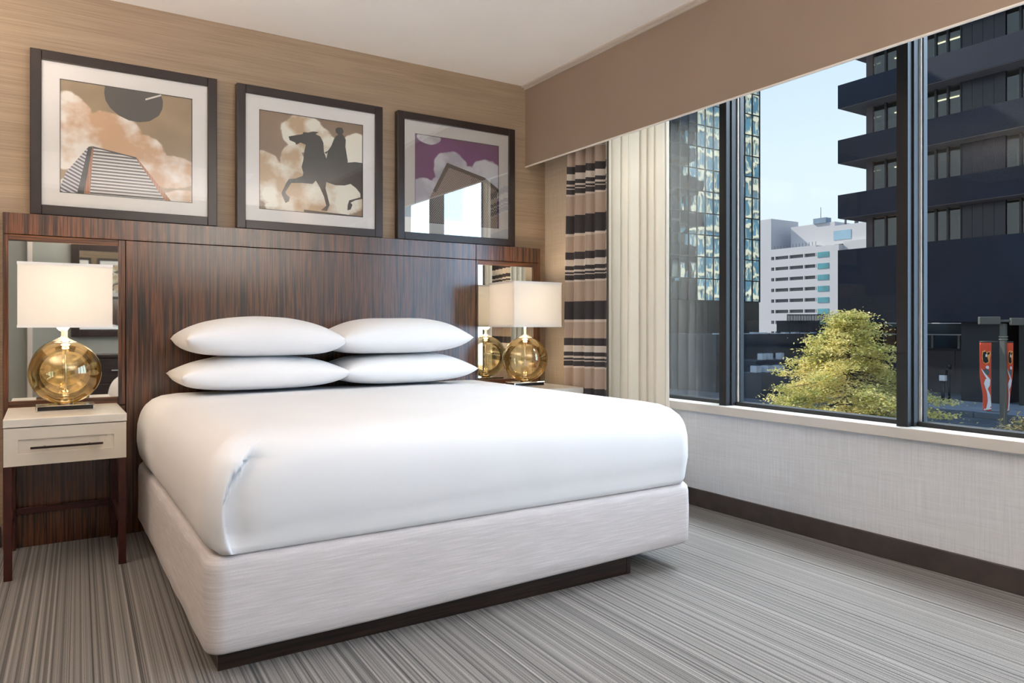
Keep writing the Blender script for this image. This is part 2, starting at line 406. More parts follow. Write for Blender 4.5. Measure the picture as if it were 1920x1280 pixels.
# ------------------------------------------------------------------ pictures
def clouds(name, base, cloud, shade, blobs, nscale=9, dist=.05, edge=.05):
    """flat print: soft cloud masses; coordinates x 0..1, z 0..1 of the print (Generated)"""
    m = M(name, base, .5)
    tcn = m.n('TexCoord'); se = m.n('SeparateXYZ'); m.l(tcn.outputs['Generated'], se.inputs[0])
    nz = m.n('TexNoise'); nz.inputs['Scale'].default_value = nscale; nz.inputs['Detail'].default_value = 7; m.l(tcn.outputs['Generated'], nz.inputs['Vector'])
    nb = m.math('MULTIPLY', m.math('SUBTRACT', nz.outputs[0], .5), dist*14)
    mask = None
    for (cx, cz, rx, rz) in blobs:
        dx = m.math('DIVIDE', m.math('SUBTRACT', se.outputs[0], cx), rx); dz = m.math('DIVIDE', m.math('SUBTRACT', se.outputs[2], cz), rz)
        r2 = m.math('ADD', m.math('MULTIPLY', dx, dx), m.math('MULTIPLY', dz, dz))
        v = m.math('SUBTRACT', 1.0, r2)
        mask = v if mask is None else m.math('MAXIMUM', mask, v)
    v = m.math('ADD', mask, nb)
    mr = m.ramp(v, [(0, (0, 0, 0, 1)), (edge*3, (1, 1, 1, 1))])
    n2 = m.noise(tcn.outputs['Generated'], 4, 4)
    cc = m.ramp(n2, [(.40, shade), (.56, cloud)])
    bb = m.ramp(m.noise(tcn.outputs['Generated'], 3, 2), [(.35, tuple(c*.8 for c in base[:3])+(1,)), (.65, base)])
    m.base(m.mix(mr, bb, cc)); return m.m
def stripes(name, a, b, freq, axis=2, rot=0):
    m = M(name, a, .5)
    co = m.coord((1, 1, 1), (0, rot, 0), 'Object'); se = m.n('SeparateXYZ'); m.l(co, se.inputs[0])
    f = m.math('FRACT', m.math('MULTIPLY', se.outputs[axis], freq))
    m.base(m.ramp(f, [(.0, a), (.45, a), (.55, b), (.95, b)])); return m.m
def add_poly(bm, pts, y, mi):
    vs = [bm.verts.new((x, y, z)) for x, z in pts]
    f = bm.faces.new(vs); f.material_index = mi
    f.normal_update()
    if f.normal.y > 0: f.normal_flip()
HORSE = [(1.177, 2.129), (1.184, 2.109), (1.214, 2.1), (1.223, 2.088), (1.245, 2.104), (1.276, 2.095), (1.267, 2.054), (1.261, 2.001), (1.252, 1.965), (1.262, 1.931), (1.258, 1.913), (1.219, 1.895), (1.18, 1.887), (1.167, 1.868), (1.137, 1.804), (1.141, 1.792), (1.16, 1.748), (1.18, 1.761), (1.184, 1.783), (1.165, 1.799), (1.16, 1.811), (1.193, 1.866), (1.254, 1.873), (1.316, 1.873), (1.335, 1.895), (1.359, 1.857), (1.383, 1.806), (1.397, 1.754), (1.365, 1.725), (1.401, 1.723), (1.417, 1.76), (1.404, 1.813), (1.392, 1.856), (1.397, 1.892), (1.452, 1.88), (1.508, 1.884), (1.545, 1.897), (1.579, 1.875), (1.605, 1.846), (1.607, 1.823), (1.536, 1.798), (1.527, 1.77), (1.525, 1.738), (1.545, 1.744), (1.557, 1.773), (1.545, 1.785), (1.574, 1.802), (1.62, 1.815), (1.62, 2.03), (1.574, 2.031), (1.527, 2.022), (1.452, 2.024), (1.397, 2.031), (1.383, 2.069), (1.379, 2.122), (1.361, 2.155), (1.334, 2.164), (1.352, 2.178), (1.32, 2.178), (1.289, 2.167), (1.262, 2.166), (1.258, 2.154), (1.227, 2.145)]
RIDER = [(1.452, 2.212), (1.471, 2.224), (1.494, 2.223), (1.503, 2.202), (1.494, 2.187), (1.508, 2.172), (1.515, 2.155), (1.513, 2.113), (1.527, 2.033), (1.527, 2.019), (1.452, 2.01), (1.397, 2.028), (1.406, 2.072), (1.397, 2.057), (1.386, 2.065), (1.406, 2.076), (1.426, 2.106), (1.443, 2.150), (1.455, 2.170), (1.470, 2.180), (1.454, 2.192)]
PLINTH = [(1.265, 1.72), (1.62, 1.709), (1.62, 1.703), (1.265, 1.703)]
DISC = [(0.261, 2.256), (0.257, 2.221), (0.263, 2.184), (0.283, 2.15), (0.32, 2.118), (0.367, 2.099), (0.415, 2.096), (0.463, 2.109), (0.506, 2.143), (0.523, 2.181), (0.526, 2.22), (0.516, 2.256)]
SIL = simple('print_silhouette', (.055, .05, .042, 1), .5, .25, 14)
GREYD = simple('print_dark_disc', (.085, .075, .062, 1), .5, .08, 10)
PS1 = stripes('print_tower_stripes', (.80, .78, .74, 1), (.13, .10, .10, 1), 62)
PS2 = stripes('print_tower_side', (.72, .72, .76, 1), (.16, .13, .14, 1), 60, 2, -.5)
PSO = stripes('print_tower_orange', (.52, .23, .11, 1), (.36, .15, .08, 1), 90, 0)
PCR = stripes('print_ribbing', (.55, .45, .38, 1), (.10, .07, .06, 1), 95, 0, .7)
PCR2 = stripes('print_ribbing_dark', (.40, .34, .28, 1), (.10, .07, .06, 1), 85, 0, -.6)
WHITEP = simple('print_white', (.85, .80, .75, 1), .5, .03, 5)
def picture(xa, xb, label, clm, shapes, glass):
    za, zb = 1.588, 2.382; fw = .047
    p = empty('framed_picture', ((xa+xb)/2, YW, za), label, 'picture', None)
    p['group'] = 'framed pictures above the headboard'
    bm = bmesh.new()
    yo, yi = YH+.012, YW
    for (x0, x1, z0, z1) in ((xa, xa+fw, za, zb), (xb-fw, xb, za, zb), (xa+fw, xb-fw, zb-fw, zb), (xa+fw, xb-fw, za, za+fw)):
        add_box(bm, x0, x1, yo, yi, z0, z1, .0025, 1)
    obj('frame', bm, FRAMEM, p)
    px0, px1, pz0, pz1 = xa+.122, xb-.122, 1.703, 2.258
    bm = bmesh.new(); e_ = .0
    for (x0, x1, z0, z1) in ((xa+fw, px0, za+fw, zb-fw), (px1, xb-fw, za+fw, zb-fw), (px0, px1, pz1, zb-fw), (px0, px1, za+fw, pz0)):
        add_box(bm, x0, x1, YH+.026, YH+.0285, z0, z1)
    obj('mat_board', bm, MATB, p)
    bm = bmesh.new(); t = .003
    for (x0, x1, z0, z1) in ((px0, px0+t, pz0, pz1), (px1-t, px1, pz0, pz1), (px0, px1, pz1-t, pz1), (px0, px1, pz0, pz0+t)):
        add_box(bm, x0, x1, YH+.0265, YH+.0285, z0, z1)
    obj('mat_bevel', bm, BLK, p)
    bm = bmesh.new(); add_box(bm, px0, px1, YH+.030, YH+.034, pz0, pz1)
    mats = [clm]
    pr = None
    for i, (pts, mt) in enumerate(shapes):
        mats.append(mt)
        cl = [(max(px0, min(px1, x)), max(pz0, min(pz1, z))) for x, z in pts]
        add_poly(bm, cl, YH+.0298-.0003*i, i+1)
    obj('print', bm, mats, p)
    box('glass', xa+fw-.003, xb-fw+.003, YH+.0215, YH+.023, za+fw-.003, zb-fw+.003, glass, p)
    return p
SK = (.46, .33, .20, 1); CW = (.90, .84, .74, 1)
c1 = clouds('print_sepia_clouds', (.44, .315, .18, 1), (.92, .86, .78, 1), (.66, .42, .24, 1), [(.05, .62, .2, .28), (.35, .55, .28, .22), (.55, .42, .25, .2), (.8, .28, .28, .16), (.1, .35, .3, .15), (.15, .05, .2, .1), (.95, .02, .2, .1)], 8)
c2 = clouds('print_tan_clouds', (.36, .24, .15, 1), (.90, .86, .74, 1), (.58, .41, .24, 1), [(.42, .82, .22, .2), (.58, .7, .16, .22), (.95, .7, .2, .2), (.02, .42, .2, .17), (.3, .5, .12, .2), (.55, .25, .6, .3), (.3, .03, .25, .09)], 8)
c3 = clouds('print_purple_clouds', (.20, .018, .23, 1), (.85, .84, .88, 1), (.60, .58, .66, 1), [(.42, .62, .22, .24), (.85, .55, .25, .26), (.62, .5, .3, .22), (.12, .33, .28, .18), (.16, .97, .14, .07), (.35, .4, .2, .2)], 8)
picture(-.055, .790, 'black framed sepia print of a striped tower and dark disc, leftmost of the three pictures', c1,
        [([(0.195, 1.939), (0.211, 1.941), (0.198, 1.708), (0.118, 1.708)], PSO), ([(0.211, 1.941), (0.398, 1.911), (0.411, 1.902), (0.541, 1.706), (0.195, 1.706)], PS1),
         ([(0.398, 1.911), (0.411, 1.904), (0.565, 1.706), (.536, 1.706)], PSO),
         ([(0.188, 1.941), (0.14, 1.706), (0.065, 1.706), (0.068, 1.728), (0.093, 1.804)], PS2), ([(0.188, 1.941), (0.206, 1.946), (0.169, 1.706), (0.14, 1.706)], SIL),
         ([(.206, 1.946), (.398, 1.915), (.411, 1.905), (.398, 1.909), (.206, 1.94)], SIL),
         (DISC, GREYD), ([(0.443, 2.222), (0.516, 2.256), (0.518, 2.248), (0.444, 2.213)], WHITEP)], PGL)
picture(.892, 1.743, 'black framed print of a mounted rider statue in silhouette, middle of the three pictures', c2, [(HORSE, SIL), (RIDER, SIL), (PLINTH, SIL)], PGL)
picture(1.841, 2.701, 'black framed print of a ribbed peak under a purple sky, rightmost of the three pictures', c3,
        [([(2.194, 2.094), (2.39, 2.045), (2.38, 1.705), (2.053, 1.706), (2.069, 1.866), (2.101, 1.928), (2.155, 2.021)], PCR), ([(2.368, 2.05), (2.472, 2.026), (2.57, 1.965), (2.57, 1.704), (2.36, 1.704)], PCR2),
         ([(2.19, 2.10), (2.36, 2.06), (2.47, 2.035), (2.575, 1.97), (2.575, 1.945), (2.46, 2.01), (2.36, 2.035), (2.205, 2.07), (2.11, 1.90), (2.09, 1.91)], SIL)], PGL3)

# ------------------------------------------------------------------ bed
bed = empty('bed', (1.4, 3.2, 0), 'king bed with white cover over a pale woven box base on a dark plinth', 'bed')
# plinth frame
PX0, PX1, PY = .447, 2.103, 2.367
box('plinth_board', PX0, PX1-.022, PY, PY+.03, 0, .125, ESP, bed, .002)
box('plinth_board', PX0, PX0+.03, PY+.03, 4.10, 0, .125, ESP, bed, .002)
box('plinth_board', PX1-.03, PX1, PY+.03, 4.10, 0, .125, ESP, bed, .002)
box('plinth_board', PX1-.022, PX1, PY-.001, PY+.03, 0, .125, ESP, bed, .002)
box('plinth_panel', PX0+.03, PX1-.03, PY+.03, 4.10, 0, .115, BLK, bed)
def rrect(x0, x1, y0, y1, rf, rb, n=14, m_=60):
    """perimeter, counterclockwise from front-left going right; rf front corner radius, rb back"""
    pts = []
    def arc(cx, cy, r_, a0, a1):
        for i in range(n+1):
            a = a0+(a1-a0)*i/n; pts.append((cx+r_*math.cos(a), cy+r_*math.sin(a), math.cos(a), math.sin(a)))
    def line(p, q, nx, ny, k_):
        for i in range(1, k_): t = i/k_; pts.append((p[0]+(q[0]-p[0])*t, p[1]+(q[1]-p[1])*t, nx, ny))
    arc(x0+rf, y0+rf, rf, PI, 1.5*PI); line((x0+rf, y0), (x1-rf, y0), 0, -1, m_)
    arc(x1-rf, y0+rf, rf, 1.5*PI, 2*PI); line((x1, y0+rf), (x1, y1-rb), 1, 0, m_)
    arc(x1-rb, y1-rb, rb, 0, .5*PI); line((x1-rb, y1), (x0+rb, y1), 0, 1, m_)
    arc(x0+rb, y1-rb, rb, .5*PI, PI); line((x0, y1-rb), (x0, y0+rf), -1, 0, m_)
    return pts
def soft_block(per, prof, cx, cy, disp=None, top=None, nin=10):
    """prof: list of (inset, z). Inner top filled by shrinking rings"""
    bm = bmesh.new(); rings = []
    for k_, (ins, z) in enumerate(prof):
        ring = []
        for i, (x, y, nx, ny) in enumerate(per):
            i1 = min(ins, .045); i2 = ins-i1
            px, py, pz = x-nx*i1, y-ny*i1, z
            px = cx+(px-cx)*(1-i2/1.0); py = cy+(py-cy)*(1-i2/.94)
            if disp: px, py, pz = disp(i, k_, px, py, pz, nx, ny)
            ring.append(bm.verts.new((px, py, pz)))
        rings.append(ring)
    last = [v.co.copy() for v in rings[-1]]
    for j in range(1, nin+1):
        t = j/nin; ring = []
        for c_ in last:
            # shrink toward the spine
            sx = cx+(c_.x-cx)*(1-t*.96); sy = cy+(c_.y-cy)*(1-t*.96)
            z = c_.z + (top(sx, sy, t) if top else 0)
            ring.append(bm.verts.new((sx, sy, z)))
        rings.append(ring)
    N = len(per)
    for a, b in zip(rings, rings[1:]):
        for i in range(N): bm.faces.new((a[i], a[(i+1) % N], b[(i+1) % N], b[i]))
    bm.faces.new(rings[-1]); bm.faces.new(rings[0][::-1])
    return bm
# box base
per = rrect(.402, 2.403, 2.292, 4.17, .055, .04)
def bdisp(i, k_, x, y, z, nx, ny):
    if z < .2: z += .030*sm(.5, 2.4, x)*sm(2.2, 2.35, 4.6-y) if False else .032*max(0, min(1, (x-.9)/1.5))
    wv = .0025*noise.noise(Vector((x*6, y*6, z*9)))
    return x+nx*wv, y+ny*wv, z
prof = [(.02, .074), (.006, .077), (0, .086), (0, .13), (-.001, .2), (-.001, .27), (0, .33), (.005, .352), (.018, .364), (.05, .368)]
obj('box_base', soft_block(per, prof, 1.4, 3.2, bdisp), BOXF, bed, True)
# seam piping around the base
# mattress cover
NPER = 14
per = rrect(.392, 2.407, 2.285, 4.165, .085, .10, 30, 260)
prof = []
for ins, z in [(.075, .366), (.045, .372), (.022, .388), (.010, .412), (.006, .43), (.002, .45), (-.003, .48), (-.003, .51), (-.002, .54), (-.001, .565), (.004, .590), (.009, .610), (.015, .626), (.021, .638), (.027, .648), (.036, .660), (.064, .686), (.10, .704), (.15, .714), (.21, .719)]: prof.append((ins, z))
def arc_s(p): return p
def mdisp(i, k_, x, y, z, nx, ny):
    # tucked corner at the front left: crease curve xc(z); the front sheet drops behind the folded side flap
    zz = (z-.366)/.27
    if z < .70:
        xc = .474-.105*zz*(1-zz)+.034*max(0, zz)**5
        if y < 2.42 and x < .8 and (ny < -.25):
            fade = sm(.668, .638, z)
            if x > xc: y +=   .032*math.exp(-((x-xc)/.060)**1.5)*sm(.368, .42, z)*fade
            else: y -= .009*sm(.10, 0, xc-x)*fade
        pk = math.exp(-((z-.645)/.022)**2)*math.exp(-((x-.485)/.030)**2)
        if ny < -.3: y -= .005*pk
    # straight sharper bottom edge in front
    if ny < -.5 and z < .45:
        kk = sm(.45, .366, z)
        y -= kk*prof[k_][0]*.75 
    wv = .004*noise.noise(Vector((x*1.7+3, y*1.7, z*3)))+.0012*noise.noise(Vector((x*9, y*9, z*5)))
    return x+nx*wv, y+ny*wv, z
def mtop(x, y, t):
    return .012*sm(0, 1, t)+.003*noise.noise(Vector((x*1.6, y*1.6, 0)))*sm(0, .3, t)+.0012*noise.noise(Vector((x*5, y*5, 3)))*sm(0, .2, t)
mt = obj('mattress_cover', soft_block(per, prof, 1.4, 3.22, mdisp, mtop, 26), SHEET, bed, True)
# ------------------------------------------------------------------ pillows
def pillow_mesh(wd, dp, th, seed, droop=0):
    bm = bmesh.new(); nx, ny = 64, 36
    top, bot = {}, {}
    for j in range(ny+1):
        for i in range(nx+1):
            u = i/nx*2-1; v = j/ny*2-1
            au, av = abs(u), abs(v)
            prof_ = ((1-au**2.6)**.44)*((1-av**2.6)**.44) if au < 1 and av < 1 else 0
            # edges pull in between pointed corners
            x = u*wd/2*(1-.035*(1-av**2)*au**3); y = v*dp/2*(1-.05*(1-au**2)*av**3)
            wr = noise.noise(Vector((x*3+seed, y*3, seed)))*.010+noise.noise(Vector((x*9+seed*2, y*6, seed)))*.0035
            lift = .012*(au*av)**4
            z1 = th*.56*prof_+wr*prof_**.5; z0 = -th*.44*prof_*(1-.18*prof_)
            dz = -droop*sm(.3, 1, u)
            top[i, j] = bm.verts.new((x, y, z1+dz+lift))
            bot[i, j] = top[i, j] if (i in (0, nx) or j in (0, ny)) else bm.verts.new((x, y, z0+dz+lift))
    for j in range(ny):
        for i in range(nx):
            bm.faces.new((top[i, j], top[i+1, j], top[i+1, j+1], top[i, j+1]))
            q = (bot[i, j], bot[i, j+1], bot[i+1, j+1], bot[i+1, j])
            if len(set(q)) == 4:
                try: bm.faces.new(q)
                except ValueError: pass
    return bm
def pillow(x0, x1, yc, zc, th, seed, label, droop=0, flip=False, rz=0):
    bm = pillow_mesh(x1-x0, .52, th, seed, droop)
    if flip: bmesh.ops.scale(bm, verts=bm.verts, vec=(-1, 1, 1)); bmesh.ops.reverse_faces(bm, faces=bm.faces)
    bmesh.ops.rotate(bm, verts=bm.verts, cent=(0, 0, 0), matrix=Matrix.Rotation(rz, 3, 'Z'))
    bmesh.ops.translate(bm, verts=bm.verts, vec=((x0+x1)/2, yc, zc))
    o = obj('pillow', bm, PILLOW, None, True, origin=((x0+x1)/2, yc, zc-th*.4))
    return tag(o, label, 'pillow', 'white pillows stacked against the headboard')
pillow(.53, 1.338, 3.90, .797, .185, 1.3, 'plump white pillow lying on the bed, lower left of the four')
pillow(1.308, 2.09, 3.90, .797, .185, 5.1, 'plump white pillow lying on the bed, lower right of the four', flip=True)
pillow(.55, 1.322, 3.90, .974, .215, 9.7, 'plump white pillow on top of the left stack by the headboard', droop=.012)
pillow(1.292, 2.06, 3.90, .974, .215, 14.2, 'plump white pillow on top of the right stack by the headboard', droop=.012, flip=True)

# ------------------------------------------------------------------ nightstands
def nightstand(x0, label):
    x1 = x0+.452; y0, y1 = 3.66, 4.182
    n = empty('nightstand', ((x0+x1)/2, (y0+y1)/2, 0), label, 'nightstand', 'nightstands beside the bed')
    box('top', x0, x1, y0, y1, .630, .665, NTOP, n, .003)
    box('case', x0+.004, x1-.004, y0+.022, y1-.004, .470, .627, NWOOD, n, .002)
    # drawer front with recessed panel
    bm = bmesh.new(); f0, f1 = y0+.003, y0+.021; px0, px1, pz0, pz1 = x0+.052, x1-.050, .519, .578
    for b in ((x0+.002, px0, .470, .627), (px1, x1-.002, .470, .627), (px0, px1, pz1, .627), (px0, px1, .470, pz0)):
        add_box(bm, b[0], b[1], f0, f1, b[2], b[3])
    add_box(bm, px0, px1, f0+.006, f1, pz0, pz1)
    dr_ = obj('drawer_front', bm, NWOOD, n)
    bm = bmesh.new()
    hx0, hx1 = x0+.095, x1-.093
    add_box(bm, hx0, hx1, y0-.026, y0-.016, .540, .549, .001, 1)
    for hx in (hx0+.05, hx1-.05): add_rod(bm, (hx, y0-.018, .5445), (hx, y0+.010, .5445), .004)
    obj('handle', bm, BRONZE, dr_)
    for lx, ly in ((x0+.002, y0+.004), (x1-.032, y0+.004), (x0+.002, y1-.036), (x1-.032, y1-.036)):
        box('leg', lx, lx+.030, ly, ly+.030, 0, .470, LEG, n, .0015, 1)
    box('stretcher', x0+.032, x1-.032, y1-.030, y1-.012, .165, .192, LEG, n, .001, 1)
    for sx in (x0+.008, x1-.026): box('stretcher', sx, sx+.018, y0+.034, y1-.036, .165, .192, LEG, n, .001, 1)
    return n
nightstand(-.141, 'ivory nightstand with one drawer and dark red legs, left of the bed')
nightstand(2.411, 'ivory nightstand mostly hidden behind the bed, under the lamp by the striped curtain')

# ------------------------------------------------------------------ lamps
def lamp(cx, label):
    cy = 3.95; zt = .665
    L = empty('table_lamp', (cx, cy, zt), label, 'lamp', 'amber glass globe lamps on the nightstands')
    bm = bmesh.new(); add_box(bm, cx-.116, cx+.116, cy-.055, cy+.055, zt, zt+.028, .002, 1)
    ba = obj('base', bm, CHROME, L)
    box('base_inlay', cx-.108, cx+.108, cy-.0562, cy-.0545, zt+.005, zt+.023, BLKGL, ba)
    R = .146; zc = zt+.030+.142
    prof_ = []
    for i in range(33):
        a = -PI/2+PI*i/32
        prof_.append((max(.018, R*math.cos(a)), zc+R*.985*math.sin(a)))
    lathe('globe', cx, cy, prof_, AMB, L, 64, cap=False)
    zt2 = prof_[-1][1]
    lathe('collar', cx, cy, [(.030, zt+.028), (.034, zt+.034), (.024, zt+.046)], CHROME, L, 32)
    nk = lathe('neck', cx, cy, [(.050, zt2-.012), (.046, zt2-.004), (.030, zt2+.004), (.014, zt2+.012), (.009, zt2+.020), (.009, zt2+.075)], CHROME, L, 32)
    lathe('center_rod', cx, cy, [(.0045, zt+.03), (.0045, zt2)], CHROME, L, 12)
    lathe('finial_cup', cx, cy, [(.008, zt+.046), (.020, zt+.056), (.018, zt+.068), (.006, zt+.078)], CHROME, L, 24)
    # rectangular shade, open above and below
    z0, z1 = 1.043, 1.328; hx, hy = .180, .150; t = .003
    bm = bmesh.new()
    def loop(s_, z): return [bm.verts.new((cx+a*(hx-s_), cy+b*(hy-s_), z)) for a, b in ((-1, -1), (1, -1), (1, 1), (-1, 1))]
    o0, o1, i1, i0 = loop(0, z0), loop(0.0, z1), loop(t, z1), loop(t, z0)
    for A, B in ((o0, o1), (o1, i1), (i1, i0), (i0, o0)):
        for k_ in range(4): bm.faces.new((A[k_], A[(k_+1) % 4], B[(k_+1) % 4], B[k_]))
    sh = obj('shade', bm, SHADE, L)
    for zz in (z0, z1-.012):
        bm = bmesh.new()
        o0, o1, i1, i0 = loop(-.0015, zz), loop(-.0015, zz+.012), loop(-.0002, zz+.012), loop(-.0002, zz)
        for A, B in ((o0, o1), (o1, i1), (i1, i0), (i0, o0)):
            for k_ in range(4): bm.faces.new((A[k_], A[(k_+1) % 4], B[(k_+1) % 4], B[k_]))
        obj('shade_trim', bm, MATB, sh)
    bm = bmesh.new()
    add_rod(bm, (cx-hx+.003, cy, z0+.02), (cx+hx-.003, cy, z0+.02), .002); add_rod(bm, (cx, cy-hy+.003, z0+.02), (cx, cy+hy-.003, z0+.02), .002)
    obj('spider', bm, CHROME, sh)
    lathe('bulb', cx, cy, [(.012, z0+.03), (.015, z0+.05), (.030, z0+.085), (.032, z0+.105), (.020, z0+.130), (.004, z0+.138)], BULB, L, 24)
    light('lamp_light', 'POINT', (cx, cy, z0+.20), 4.0, (1, .80, .58), shadow_soft_size=.05)
    light('lamp_light', 'POINT', (cx, cy, z0+.01), 1.0, (1, .78, .54), shadow_soft_size=.03)
lamp(.085, 'lit table lamp with white box shade and amber glass globe on the left nightstand')
lamp(2.614, 'lit table lamp with white box shade and amber glass globe beside the striped curtain')
#OUTSIDE#
# ------------------------------------------------------------------ outside: ground
ZG = -3.7
ASPH = simple('asphalt', (.12, .13, .15, 1), .85, .25, .8)
PAVE = simple('plaza_paving', (.34, .36, .40, 1), .8, .2, .7)
CURB = simple('granite_curb', (.10, .11, .13, 1), .7, .15, 3)
gr = box('ground', 6, 240, -120, 240, ZG-.3, ZG, ASPH); struct(gr)
pl = box('plaza', 41.0, 120, -40, 44, ZG, -3.5, PAVE); struct(pl)
cb = empty('curb', (40.9, 15, ZG), 'dark granite curb along the edge of the plaza', 'curb')
for i in range(14):
    y0 = 31.3-2.4*i; box('curb_stone', 40.6, 40.98, y0-2.37, y0, ZG, -3.42, CURB, cb, .02, 1)

# ------------------------------------------------------------------ dark slab tower
TDK = M('dark_metal_cladding', (.012, .016, .03, 1), .5, Specular_IOR_Level=.25).vary((.010, .015, .030, 1), .25, .35, None).m
TSOF = simple('pale_soffit', (.20, .18, .19, 1), .8, .1, 1)
TCOL = simple('brown_grey_column', (.085, .065, .068, 1), .6, .1, 2)
TPAN = simple('dark_panel', (.010, .009, .018, 1), .35, .25, .6)
TGL = thin_glass('tower_glass', (.50, .52, .50, 1), 1.0, base=.03)
TFR = simple('tower_window_frame', (.010, .011, .014, 1), .4, .1, 2)
CEIL_IN = simple('office_ceiling', (.30, .25, .17, 1), .8, .1, 2)
BLIND = simple('pale_blind', (.42, .40, .33, 1), .8, .15, 3)
BLIND2 = simple('cream_curtain', (.60, .56, .46, 1), .8, .15, 3)
TUBE = emis('lit_fluorescent', (1, .93, .66, 1), 4)
tw = empty('office_tower', (54, 15, ZG), 'dark office tower with protruding floor bands and recessed corner windows', 'building')
TX0, TX1, TY1, TY0 = 46.34, 63.0, 30.84, -8.0
GX, GY = 47.6, 29.54
zb = [8.48+3.79*k for k in range(0, 7)]
box('base_band', TX0, TX1, TY0, TY1, 1.3, 6.28, TDK, tw)
for k, z in enumerate(zb):
    fb = box('floor_band', TX0, TX1, TY0, TY1, z, z+1.60, TDK, tw)
    box('soffit', TX0+.06, TX1-.06, TY0+.06, TY1-.06, z-.03, z, TSOF, fb)
zt_ = [6.28]+[z+1.60 for z in zb[:-1]]; zc_ = [z-.03 for z in zb]
# window module boundaries along the street face, from the corner
edges = [29.08, 28.18, 27.30, 26.45, 25.62, 24.90, 24.16, 23.35]
solid = [(23.35, 20.88)]
edges2 = [20.88, 20.10, 19.30, 18.5, 17.7]
rnd = random.Random(4)
for k in range(7):
    a, b = zt_[k], zc_[k]
    box('corner_column', GX, GX+.45, GY-.46, GY, a, b, TCOL, tw)
    box('end_column', TX1-.6, TX1-.15, GY-.46, GY, a, b, TCOL, tw)
    sp_ = box('spandrel_wall', GX+.05, GX+.25, solid[0][1], solid[0][0], a, b, TPAN, tw)
    for i in range(4):
        y_ = solid[0][0]-.02-i*.617; box('cladding_panel', GX, GX+.05, y_-.60, y_, a, b, TPAN, tw)
    box('rear_wall', GX+.05, GX+.25, TY0+1, 17.7, a, b, TPAN, tw)
    for E_ in (edges, edges2):
        for y1_, y0_ in zip(E_, E_[1:]):
            p_ = box('pane', GX+.10, GX+.13, y0_+.05, y1_-.05, a+.06, b-.06, TGL, tw)
            box('window_post', GX, GX+.16, y0_-.06, y0_+.06, a, b, TFR, tw)
        box('window_sill', GX, GX+.16, E_[-1], E_[0], a, a+.06, TFR, tw)
    # end face (towards +y) glazing: open corner seen through
    xs = [GX+.45+1.3*i for i in range(11)]
    for xa_, xb_ in zip(xs, xs[1:]):
        box('end_pane', xa_+.06, xb_-.06, GY-.16, GY-.13, a+.06, b-.06, TGL, tw)
        box('end_post', xb_-.07, xb_+.07, GY-.25, GY, a, b, TFR, tw)
    # interior: ceiling, core walls
    if k != 3: pass
    box('interior_ceiling', GX+.3, TX1-.7, 17.7, GY-.5, b-.08, b, CEIL_IN, tw)
    if k in (0,): box('core_wall', GX+1.0, GX+1.15, 17.7, 28.9, a, b, BLIND, tw)
    else: box('core_wall', GX+6, GX+6.2, 15, 25.3, a, b, CEIL_IN, tw)
    for (E_, j0) in ((edges, 3), (edges2, 0)):
        for j, (y1_, y0_) in enumerate(zip(E_, E_[1:])):
            if j < j0: continue
            kind = rnd.random()
            if kind < .30: box('roller_blind', GX+.28, GX+.30, y0_+.08, y1_-.08, b-(b-a)*rnd.choice((.35, .95, .95)), b-.06, BLIND, tw)
            if kind > .25:
                wv_ = rnd.uniform(.10, .22); box('side_curtain', GX+.34, GX+.40, y0_+.10, y0_+.10+wv_, a+.05, a+(b-a)*.72, BLIND2, tw)
    if k in (2, 3, 1):
        for (tx, ty) in ((GX+2.2, 25.2), (GX+3.9, 24.2), (GX+2.4, 28.2)):
            if k == 1 and ty < 26: continue
            box('ceiling_lamp', tx, tx+.12, ty-.75, ty+.75, b-.16, b-.10, TUBE, tw)
box('roof', TX0, TX1, TY0, TY1, zb[-1]+1.6, zb[-1]+1.8, TDK, tw)
# undercroft
DARKW = simple('undercroft_dark_wall', (.016, .017, .022, 1), .6, .2, .8)
CONC = simple('purple_grey_concrete', (.085, .075, .085, 1), .8, .15, .5)
box('pier', 47.2, 49.6, 20.9, 23.15, -3.5, 1.3, DARKW, tw)
box('pier', 47.2, 49.6, 12.0, 20.0, -3.5, 1.3, simple('brown_dark_wall', (.020, .017, .014, 1), .6, .2, .8), tw)
box('pier', 47.6, 49.6, 29.5, 30.5, -3.5, 1.3, DARKW, tw)
box('core', 56, 61.5, -6, 24.0, -3.5, 1.3, DARKW, tw)
rw = empty('retaining_wall', (52, 30, -3.5), 'low grey concrete wall with joints in the tower undercroft', 'wall')
for i in range(9):
    box('wall_panel', 52, 52.3, 42-2.3*i-2.28, 42-2.3*i, -3.5, -.62, CONC, rw, .01, 1)
box('coping', 51.9, 52.4, 21.3, 42, -.62, -.48, DARKW, rw)
gr_ = empty('guard_rail', (52, 27, -.5), 'thin white guard rail on top of the undercroft wall', 'railing')
WM = simple('white_painted_metal', (.65, .65, .66, 1), .4, .05, 3)
box('rail', 52.0, 52.08, 21.3, 33, .42, .50, WM, gr_)
for i in range(7): box('post', 52.0, 52.14, 32.6-1.75*i, 32.74-1.75*i, -.48, .42, simple('grey_post', (.25, .25, .24, 1), .6) if i == 0 else bpy.data.materials['grey_post'], gr_)
tb = box('back_building', 60.5, 62, 24.5, 46, -3.5, 1.25, simple('teal_dark_facade', (.03, .055, .075, 1), .3, .3, .4)); tag(tb, 'low dark teal glazed block behind the guard rail', 'building')
mt_ = empty('parking_meter', (45, 23.07, -3.5), 'parking meter post with pale head standing on the plaza', 'meter')
bm = bmesh.new(); add_rod(bm, (44.95, 23.07, -3.5), (44.95, 23.07, -2.2), .10); obj('post', bm, TFR, mt_)
box('head', 44.8, 45.1, 22.9, 23.24, -2.2, -1.85, WM, mt_, .04); box('cap', 44.8, 45.1, 22.85, 23.29, -1.85, -1.55, TFR, mt_, .04)
